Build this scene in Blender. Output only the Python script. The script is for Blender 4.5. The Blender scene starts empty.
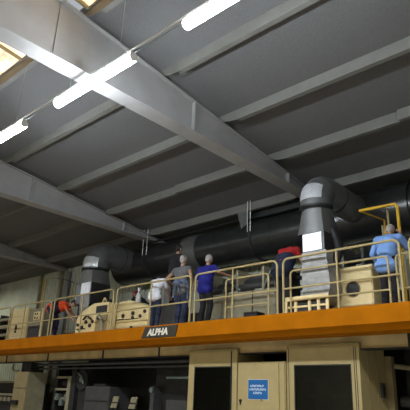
import bpy, bmesh, math, random
from mathutils import Vector, Matrix
random.seed(7)
S = bpy.context.scene
COL = S.collection
R_ = math.radians

# ---------------------------------------------------------------- camera
cam_d = bpy.data.cameras.new('camera')
cam = bpy.data.objects.new('camera', cam_d)
COL.objects.link(cam)
cam_d.sensor_width = 36.0
cam_d.lens = 525.0 / 410.0 * 36.0
cam_d.clip_start = 0.05
cam.matrix_world = Matrix(((0.7331, 0.2126, 0.6460, 0.0),
                           (0.6796, -0.2823, -0.6771, 0.0),
                           (0.0384, 0.9355, -0.3512, 1.6),
                           (0, 0, 0, 1))) 
M3 = cam.matrix_world.to_3x3()
M3 = M3.to_quaternion().to_matrix()
cam.matrix_world = Matrix.Translation((0, 0, 1.6)) @ M3.to_4x4()
S.camera = cam

# ---------------------------------------------------------------- world, light, exposure
w = bpy.data.worlds.new('world'); S.world = w
w.use_nodes = True
w.node_tree.nodes['Background'].inputs[0].default_value = (0.75, 0.8, 0.9, 1)
w.node_tree.nodes['Background'].inputs[1].default_value = 0.3
S.view_settings.view_transform = 'Standard'
S.view_settings.look = 'None'
S.view_settings.gamma = 1.0
S.view_settings.use_curve_mapping = False
S.view_settings.exposure = 0.9
TUBE = 66.0         # glow of the tube lights
SKY_PANEL = 0.9     # daylight coming through the roof lights

def unseen_lamp(name, loc, sx, sy, power, col):
    l = bpy.data.lights.new(name, 'AREA'); l.shape = 'RECTANGLE'
    l.size = sx; l.size_y = sy; l.energy = power; l.color = col
    o = bpy.data.objects.new(name, l); COL.objects.link(o); o.location = loc
    return o
# the hall's other rows of lamps, behind and beside the camera, and one lamp added for the left wall
unseen_lamp('unseen_lamp_row', (-8.0, -4.0, 6.45), 16, 0.2, 490, (1.0, 0.93, 0.76))
unseen_lamp('unseen_lamp_row', (-20.0, 4.0, 6.45), 14, 0.2, 200, (0.95, 0.97, 1.0))
unseen_lamp('unseen_lamp_row', (-25.0, 9.6, 6.4), 5, 0.2, 70, (0.98, 1.0, 0.86))  # added lamp, brightens the left part of the back wall
unseen_lamp('unseen_lamp_row', (1.0, 4.1, 6.45), 6, 0.2, 160, (0.95, 0.97, 1.0))

# ---------------------------------------------------------------- materials
def mat(name, col, rough=0.6, metal=0.0, var=0.15, scale=6.0, bump=0.0, spec=0.4, stretch=None):
    m = bpy.data.materials.new(name); m.use_nodes = True
    nt = m.node_tree; b = nt.nodes['Principled BSDF']
    b.inputs['Roughness'].default_value = rough
    b.inputs['Metallic'].default_value = metal
    b.inputs['Specular IOR Level'].default_value = spec
    c = (*col, 1)
    if var > 0:
        tc = nt.nodes.new('ShaderNodeTexCoord')
        no = nt.nodes.new('ShaderNodeTexNoise')
        no.inputs['Scale'].default_value = scale
        no.inputs['Detail'].default_value = 5
        src = tc.outputs['Object']
        if stretch:
            mp = nt.nodes.new('ShaderNodeMapping'); mp.inputs['Scale'].default_value = stretch
            nt.links.new(src, mp.inputs[0]); src = mp.outputs[0]
        nt.links.new(src, no.inputs['Vector'])
        r = nt.nodes.new('ShaderNodeValToRGB')
        r.color_ramp.elements[0].position = 0.3; r.color_ramp.elements[1].position = 0.7
        r.color_ramp.elements[0].color = tuple(v * (1 - var) for v in col) + (1,)
        r.color_ramp.elements[1].color = tuple(min(1, v * (1 + var)) for v in col) + (1,)
        nt.links.new(no.outputs['Fac'], r.inputs[0])
        nt.links.new(r.outputs[0], b.inputs['Base Color'])
        if bump:
            bp = nt.nodes.new('ShaderNodeBump'); bp.inputs['Strength'].default_value = bump
            bp.inputs['Distance'].default_value = 0.02
            nt.links.new(no.outputs['Fac'], bp.inputs['Height']); nt.links.new(bp.outputs[0], b.inputs['Normal'])
    else:
        b.inputs['Base Color'].default_value = c
    return m

def emit(name, col, strength):
    m = bpy.data.materials.new(name); m.use_nodes = True
    b = m.node_tree.nodes['Principled BSDF']
    b.inputs['Base Color'].default_value = (*col, 1)
    b.inputs['Emission Color'].default_value = (*col, 1)
    b.inputs['Emission Strength'].default_value = strength
    return m

def glass(name, tint, refl=0.12):
    m = bpy.data.materials.new(name); m.use_nodes = True
    nt = m.node_tree; nt.nodes.remove(nt.nodes['Principled BSDF'])
    t = nt.nodes.new('ShaderNodeBsdfTransparent'); t.inputs[0].default_value = (*tint, 1)
    g = nt.nodes.new('ShaderNodeBsdfGlossy'); g.inputs['Roughness'].default_value = 0.04
    mx = nt.nodes.new('ShaderNodeMixShader'); mx.inputs[0].default_value = refl
    nt.links.new(t.outputs[0], mx.inputs[1]); nt.links.new(g.outputs[0], mx.inputs[2])
    nt.links.new(mx.outputs[0], nt.nodes['Material Output'].inputs[0])
    return m

def skylight_mat():
    m = bpy.data.materials.new('roof_light_sheet'); m.use_nodes = True
    nt = m.node_tree; b = nt.nodes['Principled BSDF']
    tc = nt.nodes.new('ShaderNodeTexCoord'); vo = nt.nodes.new('ShaderNodeTexNoise')
    vo.inputs['Scale'].default_value = 3.5; vo.inputs['Detail'].default_value = 3
    nt.links.new(tc.outputs['Object'], vo.inputs['Vector'])
    r = nt.nodes.new('ShaderNodeValToRGB')
    r.color_ramp.elements[0].position = 0.36; r.color_ramp.elements[0].color = (0.30, 0.13, 0.05, 1)
    r.color_ramp.elements[1].position = 0.5; r.color_ramp.elements[1].color = (1.0, 0.71, 0.40, 1)
    nt.links.new(vo.outputs['Fac'], r.inputs[0])
    nt.links.new(r.outputs[0], b.inputs['Emission Color'])
    b.inputs['Base Color'].default_value = (0.6, 0.5, 0.35, 1)
    b.inputs['Emission Strength'].default_value = SKY_PANEL
    return m

MT = dict(
    roof=mat('roof_sheet', (0.125, 0.125, 0.123), 0.8, 0, 0.10, 30, 0.15),
    beam=mat('beam_paint', (0.295, 0.29, 0.28), 0.7, 0, 0.07, 3, 0, 0.2),
    purlin=mat('purlin_paint', (0.16, 0.158, 0.140), 0.65, 0, 0.08, 4),
    wall=mat('wall_sheet', (0.52, 0.54, 0.44), 0.7, 0, 0.12, 1.5),
    floor=mat('concrete', (0.38, 0.36, 0.32), 0.8, 0, 0.15, 1.2),
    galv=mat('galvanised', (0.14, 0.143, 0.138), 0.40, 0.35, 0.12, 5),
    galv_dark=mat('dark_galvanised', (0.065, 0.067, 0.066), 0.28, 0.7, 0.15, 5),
    duct_face=mat('grey_duct_sheet', (0.27, 0.27, 0.26), 0.45, 0.2, 0.22, 7),
    shiny=mat('bright_foil', (0.62, 0.64, 0.66), 0.30, 0.35, 0.12, 14, 0.3),
    orange=mat('orange_paint', (0.40, 0.128, 0.0015), 0.6, 0, 0.10, 2.5, 0, 0.04),
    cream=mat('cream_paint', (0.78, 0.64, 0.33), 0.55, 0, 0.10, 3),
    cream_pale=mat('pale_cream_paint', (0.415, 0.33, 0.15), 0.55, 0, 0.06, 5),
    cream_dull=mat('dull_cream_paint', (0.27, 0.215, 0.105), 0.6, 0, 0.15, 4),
    cream_beam=mat('brightened_cream_paint', (0.74, 0.56, 0.27), 0.6, 0, 0.2, 2),  # colour lightened to offset the shade under the orange front beam
    greyp=mat('grey_panel', (0.28, 0.255, 0.165), 0.6, 0, 0.15, 5),
    steel=mat('plain_steel', (0.28, 0.35, 0.34), 0.4, 0.8, 0.1, 6),
    dark=mat('dark_iron', (0.028, 0.028, 0.028), 0.6, 0.2, 0.3, 5),
    black=mat('black_rubber', (0.012, 0.012, 0.012), 0.5, 0, 0),
    midgrey=mat('mid_grey_paint', (0.055, 0.055, 0.055), 0.6, 0, 0.2, 4),
    yellow=mat('yellow_paint', (0.58, 0.34, 0.02), 0.5, 0, 0.1, 5),
    plate=mat('nameplate_black', (0.035, 0.028, 0.018), 0.5, 0, 0.1, 5),
    letter=mat('letter_white', (0.75, 0.72, 0.62), 0.5, 0, 0),
    sign=mat('sign_blue', (0.012, 0.13, 0.38), 0.4, 0, 0.05, 4),
    sign_text=mat('sign_print', (0.62, 0.75, 0.85), 0.5, 0, 0),
    tube=emit('tube_glow', (0.84, 0.91, 1.0), TUBE),
    housing=mat('light_housing', (0.7, 0.7, 0.7), 0.5, 0, 0),
    pane=glass('dark_pane', (0.22, 0.22, 0.21), 0.05),
    sky=skylight_mat(),
    skin=mat('skin', (0.42, 0.235, 0.155), 0.55, 0, 0.05, 8),
    hair_grey=mat('grey_hair', (0.34, 0.30, 0.28), 0.8, 0, 0.25, 40),
    hair_dark=mat('dark_hair', (0.018, 0.014, 0.012), 0.6, 0, 0.3, 40),
    tee_grey=mat('grey_tee', (0.13, 0.13, 0.14), 0.9, 0, 0.12, 9),
    denim=mat('denim', (0.10, 0.13, 0.19), 0.9, 0, 0.45, 14, 0.3),
    jeans=mat('dark_jeans', (0.025, 0.033, 0.065), 0.9, 0, 0.3, 10),
    white_tee=mat('white_tee', (0.78, 0.79, 0.85), 0.9, 0, 0.06, 9),
    royal=mat('royal_blue', (0.012, 0.014, 0.19), 0.85, 0, 0.15, 9),
    black_cloth=mat('black_cloth', (0.016, 0.016, 0.02), 0.9, 0, 0.2, 9),
    orange_vest=mat('orange_vest', (0.80, 0.085, 0.02), 0.8, 0, 0.08, 9),
    navy=mat('navy_cloth', (0.018, 0.018, 0.05), 0.9, 0, 0.2, 9),
    red=mat('red_cloth', (0.36, 0.015, 0.015), 0.85, 0, 0.12, 9),
    sky_shirt=mat('light_blue_shirt', (0.20, 0.36, 0.72), 0.85, 0, 0.12, 7, 0.3),
    overall=mat('blue_overall', (0.014, 0.020, 0.045), 0.9, 0, 0.2, 9),
    shoe=mat('shoe', (0.02, 0.02, 0.02), 0.6, 0, 0),
    paper=mat('white_plastic', (0.7, 0.7, 0.68), 0.5, 0, 0.03, 5),
)

# ---------------------------------------------------------------- helpers
class MB:
    """collects shapes in world coordinates, builds ONE mesh object"""
    def __init__(s): s.bm = bmesh.new()
    def box(s, x0, x1, y0, y1, z0, z1, bev=0.0):
        vs = [s.bm.verts.new((x, y, z)) for x in (x0, x1) for y in (y0, y1) for z in (z0, z1)]
        fs = [(0, 1, 3, 2), (4, 6, 7, 5), (0, 4, 5, 1), (2, 3, 7, 6), (0, 2, 6, 4), (1, 5, 7, 3)]
        faces = [s.bm.faces.new([vs[i] for i in f]) for f in fs]
        if bev > 0:
            ed = list({e for f in faces for e in f.edges})
            bmesh.ops.bevel(s.bm, geom=ed, offset=bev, segments=2, affect='EDGES', profile=0.6)
        return s
    def prism(s, poly, axis, a, b):
        """poly: 2D points; axis 'x','y','z' is the extrusion direction"""
        def P(p, t):
            return {'x': (t, p[0], p[1]), 'y': (p[0], t, p[1]), 'z': (p[0], p[1], t)}[axis]
        v0 = [s.bm.verts.new(P(p, a)) for p in poly]; v1 = [s.bm.verts.new(P(p, b)) for p in poly]
        n = len(poly)
        s.bm.faces.new(v0[::-1]); s.bm.faces.new(v1)
        for i in range(n):
            s.bm.faces.new([v0[i], v0[(i + 1) % n], v1[(i + 1) % n], v1[i]])
        return s
    def tube(s, pts, r, n=10, cap=True):
        pts = [Vector(p) for p in pts]
        rs = r if isinstance(r, (list, tuple)) else [r] * len(pts)
        rings = []; prev = None
        for i, p in enumerate(pts):
            if i == 0: t = pts[1] - p
            elif i == len(pts) - 1: t = p - pts[i - 1]
            else: t = (pts[i + 1] - p).normalized() + (p - pts[i - 1]).normalized()
            t.normalize()
            if prev is None:
                u = t.orthogonal().normalized()
            else:
                u = prev - t * prev.dot(t)
                u = u.normalized() if u.length > 1e-6 else t.orthogonal().normalized()
            prev = u; v = t.cross(u)
            k = 1.0
            if 0 < i < len(pts) - 1:
                c = t.dot((p - pts[i - 1]).normalized()); k = 1 / max(c, 0.5)
            rings.append([s.bm.verts.new(p + (u * math.cos(2 * math.pi * j / n) + v * math.sin(2 * math.pi * j / n)) * rs[i]) for j in range(n)])
        for a, b in zip(rings, rings[1:]):
            for j in range(n):
                s.bm.faces.new([a[j], a[(j + 1) % n], b[(j + 1) % n], b[j]])
        if cap:
            s.bm.faces.new(rings[0][::-1]); s.bm.faces.new(rings[-1])
        return s
    def ball(s, c, r, sc=(1, 1, 1), seg=12):
        m = Matrix.Translation(c) @ Matrix.Diagonal((r * sc[0], r * sc[1], r * sc[2], 1))
        bmesh.ops.create_uvsphere(s.bm, u_segments=seg, v_segments=max(6, seg // 2 + 2), radius=1, matrix=m)
        return s
    def disc(s, c, r, depth, axis='y', n=24):
        d = {'x': Vector((depth / 2, 0, 0)), 'y': Vector((0, depth / 2, 0)), 'z': Vector((0, 0, depth / 2))}[axis]
        return s.tube([Vector(c) - d, Vector(c) + d], r, n)
    def build(s, name, m, parent=None, smooth=False):
        me = bpy.data.meshes.new(name)
        off = Vector((0, 0, 0)); p = parent
        while p: off += p.location; p = p.parent
        bmesh.ops.recalc_face_normals(s.bm, faces=s.bm.faces)
        s.bm.to_mesh(me); s.bm.free()
        if off.length > 0: me.transform(Matrix.Translation(-off))
        me.materials.append(MT[m] if isinstance(m, str) else m)
        o = bpy.data.objects.new(name, me); COL.objects.link(o)
        if parent: o.parent = parent
        if smooth:
            for q in me.polygons: q.use_smooth = True
            try: me.set_sharp_from_angle(angle=R_(40))
            except Exception: pass
        return o

def tag(o, label, cat, group=None):
    o['label'] = label; o['category'] = cat
    if group: o['group'] = group
    return o
def thing(name, label, cat, loc, group=None):
    o = bpy.data.objects.new(name, None); COL.objects.link(o); o.location = loc
    o.empty_display_size = 0.1
    return tag(o, label, cat, group)
def struct(o):
    o['kind'] = 'structure'; return o

def arc(c, r, a0, a1, n, u, v):
    c, u, v = Vector(c), Vector(u), Vector(v)
    return [c + u * r * math.cos(a0 + (a1 - a0) * i / n) + v * r * math.sin(a0 + (a1 - a0) * i / n) for i in range(n + 1)]

def text_part(txt, name, m, parent, center, height, width=None, shear=0.0, bold=0.0, depth=0.004):
    """flat lettering facing -Y"""
    cu = bpy.data.curves.new(name, 'FONT'); cu.body = txt; cu.size = 1.0; cu.align_x = 'CENTER'; cu.align_y = 'CENTER'
    cu.shear = shear; cu.offset = bold; cu.extrude = depth
    tmp = bpy.data.objects.new('tmp', cu); COL.objects.link(tmp)
    dg = bpy.context.evaluated_depsgraph_get()
    me = bpy.data.meshes.new_from_object(tmp.evaluated_get(dg))
    bpy.data.objects.remove(tmp); 
    xs = [v.co.x for v in me.vertices]; ys = [v.co.y for v in me.vertices]
    sy = height / (max(ys) - min(ys)); sx = width / (max(xs) - min(xs)) if width else sy
    cx, cy = (max(xs) + min(xs)) / 2, (max(ys) + min(ys)) / 2
    off = Vector((0, 0, 0)); p = parent
    while p: off += p.location; p = p.parent
    for v in me.vertices:
        x, y, z = (v.co.x - cx) * sx, (v.co.y - cy) * sy, v.co.z
        v.co = Vector((x, -z, y)) + Vector(center) - off
    me.name = name; me.materials.clear(); me.materials.append(MT[m])
    o = bpy.data.objects.new(name, me); COL.objects.link(o); o.parent = parent
    return o

# ---------------------------------------------------------------- structure
XL, XR, YF, YB = -32.0, 9.0, -9.0, 12.15
def roofz(y): return 8.35 - 0.13 * y
struct(MB().box(XL, XR, YF, YB, -0.2, 0).build('floor', 'floor'))
SK0, SK1 = 2.45, 3.80
b = MB()
def roof_slab(x0, x1, y0, y1):
    b.prism([(y0, roofz(y0)), (y1, roofz(y1)), (y1, roofz(y1) + 0.12), (y0, roofz(y0) + 0.12)], 'x', x0, x1)
roof_slab(XL, XR, YF, SK0); roof_slab(XL, XR, SK1, YB)
struct(b.build('ceiling', 'roof'))
# back wall of trapezoid sheet
b = MB(); pts = []; x = XL
while x < XR - 0.3:
    pts += [(x, YB), (x + 0.10, YB), (x + 0.12, YB + 0.03), (x + 0.18, YB + 0.03)]
    x += 0.20
pts += [(XR, YB), (XR, YB + 0.15), (XL, YB + 0.15)]
b.prism(pts, 'z', 0, roofz(YB) + 0.1)
struct(b.build('wall_back', 'wall'))
struct(MB().box(XL - 0.15, XL, YF, YB, 0, 10).build('wall_left', 'wall'))
struct(MB().box(XR, XR + 0.15, YF, YB, 0, 10).build('wall_right', 'wall'))
struct(MB().box(XL, XR, YF - 0.15, YF, 0, 10).build('wall_front', 'wall'))

# tapered roof beams with level bottom flange, columns at the back wall
BX = [-25.7, -19.38, -13.05, -6.725, -0.40]
ZB = 6.6
for i, bx in enumerate(BX):
    b = MB()
    y0, y1 = -8.5, 11.95
    b.prism([(y0, ZB + 0.02), (y1, ZB + 0.02), (y1, roofz(y1) - 0.12), (y0, roofz(y0) - 0.12)], 'x', bx - 0.008, bx + 0.008)
    b.box(bx - 0.175, bx + 0.175, y0, y1, ZB, ZB + 0.022)
    b.prism([(y0, roofz(y0) - 0.14), (y1, roofz(y1) - 0.14), (y1, roofz(y1) - 0.12), (y0, roofz(y0) - 0.12)], 'x', bx - 0.09, bx + 0.09)
    o = struct(b.build('trim_%d' % (i + 1), 'beam'))
    for ys, wd, th in ((3.35, 0.03, 0.012), (6.55, 0.09, 0.04), (9.85, 0.12, 0.02)):
        s_ = MB()
        for sg in (-1, 1):
            xa, xb = sorted((bx + sg * 0.008, bx + sg * wd))
            s_.box(xa, xb, ys, ys + th, ZB + 0.02, roofz(ys) - 0.15)
        s_.build('stiffener', 'beam', o)
    c = MB().box(bx - 0.15, bx + 0.15, 12.0, 12.02, 0, ZB).box(bx - 0.15, bx + 0.15, 12.10, 12.12, 0, ZB).box(bx - 0.01, bx + 0.01, 12.02, 12.10, 0, ZB)
    c.build('column', 'beam', o)
# purlins between the beams, spliced at mid bay
n = 6
edges = [XL] + BX + [6.0]
for y in (-1.2, 0.55, 2.3, 3.82, 5.62, 7.38, 9.15, 10.9):
    for k in range(len(edges) - 1):
        xa, xb = edges[k] + (0.01 if k else 0), edges[k + 1] - 0.01
        xm = (xa + xb) / 2
        b = MB()
        segs = ((xa, xm - 0.02, 0.0, 0.0), (xm + 0.02, xb, -0.05, -0.0)) if abs(y - 9.15) < 0.01 else ((xa, xb, 0.0, 0.0),)
        for (p, q, dy, dz) in segs:
            yy = y + dy; d = 0.23
            z = roofz(yy) - 0.002
            tp, tq = (0.5 if p == xa else 0.0), (0.5 if q == xb else 0.0)
            poly = [(p, z)]
            poly += [(p + tp * t, z - d + 0.13 * (1 - t) ** 2) for t in ((0, 0.3, 0.6, 1) if tp else (1,))]
            poly += [(q - tq * t, z - d + 0.13 * (1 - t) ** 2) for t in ((1, 0.6, 0.3, 0) if tq else (1,))]
            poly += [(q, z)]
            b.prism(poly, 'y', yy, yy + 0.012)
            b.box(p + tp, q - tq, yy + 0.012, yy + 0.10, z - d, z - d + 0.012)
            b.box(p + tp, q - tq, yy + 0.088, yy + 0.10, z - d + 0.012, z - d + 0.03)
        if len(segs) == 2:
            b.box(xm - 0.06, xm + 0.06, y + 0.014, y + 0.026, roofz(y) - 0.23, roofz(y))
        o = struct(b.build('trim_%d' % n, 'purlin')); n += 1
# roof lights (strip of translucent sheets between two purlins)
k = 1
for i in range(len(edges) - 1):
    xa, xb = edges[i] + 0.12, edges[i + 1] - 0.12
    b = MB().prism([(SK0, roofz(SK0) + 0.05), (SK1, roofz(SK1) + 0.05), (SK1, roofz(SK1) + 0.07), (SK0, roofz(SK0) + 0.07)], 'x', xa, xb)
    o = struct(b.build('window_%d' % k, 'sky')); k += 1
    f = MB()
    for j in range(7):
        xx = xa + (xb - xa) * j / 6
        f.prism([(SK0, roofz(SK0)), (SK1, roofz(SK1)), (SK1, roofz(SK1) + 0.05), (SK0, roofz(SK0) + 0.05)], 'x', xx - 0.03, xx + 0.03)
    f.prism([(3.1, roofz(3.1)), (3.14, roofz(3.14)), (3.14, roofz(3.14) + 0.05), (3.1, roofz(3.1) + 0.05)], 'x', xa, xb)
    f.build('window_frame', 'cream_dull', o)
# wall posts, girt and downpipe of the back wall at the left
for i, (xx, r) in enumerate(((-19.9, 0.07), (-21.6, 0.05))):
    struct(MB().box(xx - r, xx + r, 12.0, 12.14, 0, 6.74).build('trim_%d' % n, 'greyp')); n += 1
struct(MB().box(XL, XR, 12.06, 12.15, 4.0, 4.12).build('trim_%d' % n, 'wall')); n += 1

# ---------------------------------------------------------------- tube lights
LY, LZ = 3.854, 6.25
rowlab = {0: 'glowing white tube light at the left end of the row, by the second roof beam',
          1: 'glowing white tube light in the middle of the row, crossing below the nearest roof beam',
          2: 'glowing white tube light at the upper right of the row, past the nearest roof beam'}
for i, x0 in enumerate((-10.355, -7.248, -4.161)):
    x1 = x0 + 2.004
    t = thing('ceiling_light', rowlab[i], 'tube light', (x0 + 1.002, LY, LZ - 0.05), 'tube lights hanging in a row')
    MB().box(x0, x1, LY - 0.045, LY + 0.045, LZ + 0.05, LZ + 0.105, 0.008).build('housing', 'housing', t)
    MB().tube([(x0 + 0.015, LY, LZ), (x1 - 0.015, LY, LZ)], 0.075, 16).build('diffuser', 'tube', t, True)
    for xe in (x0, x1):
        MB().disc((xe, LY, LZ + 0.005), 0.068, 0.03, 'x', 16).build('end_cap', 'housing', t)
    for xe in (x0 + 0.35, x1 - 0.35):
        MB().tube([(xe, LY, LZ + 0.10), (xe, LY, roofz(LY) + 0.01)], 0.004, 6).build('hanging_wire', 'steel', t)
tag(MB().tube([(-31.9, LY - 0.025, LZ + 0.12), (8.9, LY - 0.025, LZ + 0.12)], 0.016, 8).build('light_conduit', 'housing'), 'thicker pale conduit running above the row of tube lights from end to end', 'conduit')
tag(MB().tube([(-31.9, LY + 0.045, LZ + 0.125), (8.9, LY + 0.045, LZ + 0.125)], 0.009, 8).build('light_cable', 'steel'), 'thin grey cable beside the pale conduit along the tube lights', 'cable')

# ---------------------------------------------------------------- raised walkway
DZ = 3.30; FY = 8.66
t = thing('walkway_platform', 'long raised walkway with an orange front beam across the whole machine', 'walkway', (-12, 9.6, 2.95))
MB().box(-27, -0.6, 9.30, 11.4, 3.16, DZ - 0.001).build('deck', 'dark', t)
fa = MB().prism([(FY, DZ), (FY, 2.985), (FY + 0.14, 2.868), (9.30, 2.868), (9.30, DZ)], 'x', -27, -0.6).build('front_beam', 'orange', t)
b = MB().box(-27, -0.6, FY - 0.008, FY + 0.004, 2.978, 2.995)
b.build('beam_lip', 'orange', t)
np_ = MB().prism([(-10.24, 3.005), (-9.04, 3.005), (-8.96, 3.27), (-10.12, 3.27)], 'y', FY - 0.02, FY - 0.001).build('nameplate', 'plate', t)
np_['label'] = 'black nameplate with white italic capitals ALPHA'
text_part('ALPHA', 'lettering', 'letter', np_, (-9.66, FY - 0.022, 3.14), 0.165, 0.74, 0.22, 0.045)
b = MB()
for i in range(60):
    b.disc((-26.7 + i * 0.45, FY - 0.002, 3.255), 0.01, 0.01, 'y', 8)
b.build('rivet', 'orange', t)['kind'] = 'stuff'
# cream lower beam with dark joints
t = thing('support_beam', 'dull cream steel beam under the orange walkway front', 'beam', (-12, 9.6, 2.64))
MB().box(-27, -0.6, 9.52, 9.66, 2.66, 2.96, 0.006).build('web', 'cream_beam', t)
MB().box(-27, -0.6, 9.46, 9.72, 2.64, 2.66).build('flange', 'dark', t)
for xx in (-18.6, -15.85, -12.9, -10.5, -3.9, -2.2):
    MB().box(xx - 0.02, xx + 0.02, 9.49, 9.53, 2.66, 2.96).build('joint_plate', 'dark', t)
tag(MB().tube([(-16.85, 9.80, 2.56), (-9.45, 9.80, 2.56)], 0.05, 10).build('service_pipe', 'midgrey', None, True), 'thick dark grey pipe running close below the cream beam left of the glazed door', 'pipe')
tag(MB().tube([(-16.85, 9.86, 2.44), (-9.45, 9.86, 2.44)], 0.03, 8).build('service_pipe', 'midgrey', None, True), 'thin dark grey pipe running below the thick one, left of the glazed door', 'pipe')

# ---------------------------------------------------------------- guard rails
RZ = 4.41
def rounded_loop(x0, x1, y, z0, z1, r):
    p = [Vector((x0, y, z0))]
    p += arc((x0 + r, y, z1 - r), r, math.pi, math.pi / 2, 6, (1, 0, 0), (0, 0, 1))
    p += arc((x1 - r, y, z1 - r), r, math.pi / 2, 0, 6, (1, 0, 0), (0, 0, 1))
    p.append(Vector((x1, y, z0)))
    return p
def guard_rail(x0, x1, post, label, y=8.72, z1=RZ, mid=3.79, r=0.023, grp='cream guard rails along the walkway front', name='guard_rail', m='cream_pale', rad=0.12):
    t = thing(name, label, 'railing', ((x0 + x1) / 2, y, DZ), grp)
    MB().tube(rounded_loop(x0, x1, y, DZ, z1, rad), r, 10).build('hoop', m, t, True)
    MB().tube([(x0, y, mid), (x1, y, mid)], r * 0.85, 10).build('mid_rail', m, t, True)
    for px in post:
        MB().tube([(px, y, DZ), (px, y, z1)], r * 0.9, 10).build('post', m, t, True)
    for px in (x0, x1):
        MB().box(px - 0.04, px + 0.04, y - 0.04, y + 0.04, DZ, DZ + 0.012).build('foot_plate', m, t)
    return t
guard_rail(-20.0, -17.33, (-18.7,), 'cream guard rail panel cut off by the left edge of the photo')
guard_rail(-17.20, -14.74, (-16.37,), 'cream guard rail panel in front of the cream drawer cabinet at left')
guard_rail(-14.58, -11.62, (-13.07,), 'cream guard rail panel in front of the person in orange and the sloped housing')
guard_rail(-11.47, -8.67, (-10.08,), 'cream guard rail panel in front of the person in white and above the nameplate')
guard_rail(-8.52, -6.19, (-7.38,), 'cream guard rail panel in front of the person in royal blue')
guard_rail(-6.04, -3.60, (-4.82,), 'cream guard rail panel at right, before the grey duct hood and the light blue shirt')
guard_rail(-3.42, -1.2, (-2.3,), 'cream guard rail panel cut off by the right edge of the photo')
g = 'low inner rails behind the guard rails'
guard_rail(-7.64, -6.47, (), 'low inner rail right of the person in royal blue', 8.80, 4.19, 3.57, 0.020, g, 'inner_rail', 'cream_pale', 0.08)
guard_rail(-5.92, -3.86, (), 'low inner rail between the duct hood and the light blue shirt', 8.80, 4.16, 3.56, 0.020, g, 'inner_rail', 'cream_pale', 0.08)
guard_rail(-3.71, -2.2, (), 'low inner rail at the right photo edge beside the light blue shirt', 8.80, 4.16, 3.56, 0.020, g, 'inner_rail', 'cream_pale', 0.08)

# yellow ladder hoops
t = thing('ladder_guard', 'yellow tubular ladder guard above the person in the light blue shirt', 'railing', (-3.92, 9.6, DZ))
MB().tube([(-3.90, 9.55, DZ)] + [(-3.90, 9.55, 5.33)] + [(-3.95, 9.55, 5.40), (-4.70, 9.55, 5.42)], 0.032, 10).build('hoop', 'yellow', t, True)
MB().tube([(-4.70, 9.55, 5.42), (-4.56, 10.4, 5.42), (-4.56, 10.4, DZ)], 0.022, 8).build('back_hoop', 'yellow', t, True)
for (px, py, zt) in ((-4.17, 9.7, 5.38), (-4.32, 9.75, 5.08)):
    MB().tube([(px, py, DZ), (px, py, zt)], 0.024, 8).build('post', 'cream_dull', t, True)
t = thing('ladder_guard', 'yellow and cream ladder guard in front of the far left wall', 'railing', (-19.0, 10.8, DZ))
MB().tube([(-19.15, 10.8, DZ), (-19.08, 10.8, 5.95)], 0.026, 8).build('yellow_post', 'yellow', t, True)
MB().tube([(-18.90, 10.8, DZ), (-18.90, 10.8, 5.93), (-18.85, 10.8, 5.98), (-18.35, 10.8, 5.95)], 0.028, 8).build('hoop', 'cream_pale', t, True)
MB().tube([(-19.08, 10.8, 5.93), (-18.90, 10.8, 5.96)], 0.03, 8).build('link', 'yellow', t, True)
t = thing('wire_post', 'thin pale post with a dark cable, above the person in orange', 'post', (-16.95, 10.8, DZ))
MB().tube([(-16.95, 10.8, DZ), (-16.95, 10.8, 5.58)], 0.028, 8).build('post', 'cream_pale', t, True)
MB().tube([(-18.2, 10.83, 5.93), (-17.4, 10.83, 5.75), (-16.95, 10.83, 5.60), (-15.6, 10.5, 5.30), (-14.6, 10.1, 5.05)], 0.016, 6).build('cable', 'black', t)

# ---------------------------------------------------------------- ducts
def spiral(o_pts, r, m, name, parent):
    return MB().tube(o_pts, r, 32).build(name, m, parent, True)
def duct_drop(label, X, Y, r, zax, zb, ymain, drop):
    t = thing('extraction_duct', label, 'duct', (X, Y, zb))
    er = r * 1.06
    # lobster-back elbow turning from vertical to +Y
    c = (X, Y + er, zax - er)
    el = arc(c, er, math.pi, math.pi / 2, 5, (0, 1, 0), (0, 0, 1))
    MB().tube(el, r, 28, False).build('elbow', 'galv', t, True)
    for a in (0, 3, 5):
        p = el[a]; ang = math.pi - (math.pi / 2) * a / 5
        tan = Vector((0, math.sin(ang), -math.cos(ang)))
        MB().tube([p - tan * 0.010, p + tan * 0.010], r + 0.006, 28).build('seam', 'galv', t, True)
    MB().tube([el[-1], (X, ymain, zax)], r, 28).build('branch_pipe', 'galv', t, True)
    MB().tube([(X, el[-1].y + 0.45, zax), (X, el[-1].y + 0.47, zax)], r + 0.010, 28).build('joint_ring', 'galv_dark', t, True)
    zt = zax - er
    zf = zt - drop
    MB().tube([(X, Y, zt), (X, Y, zf)], r, 28).build('vertical_pipe', 'galv', t, True)
    MB().tube([(X, Y, zf + 0.05), (X, Y, zf + 0.01), (X, Y, zf + 0.01), (X, Y, zf - 0.05)], [r + 0.03, r + 0.03, r + 0.01, r + 0.03], 28).build('flange', 'galv_dark', t, True)
    return t, zt, zf

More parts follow.
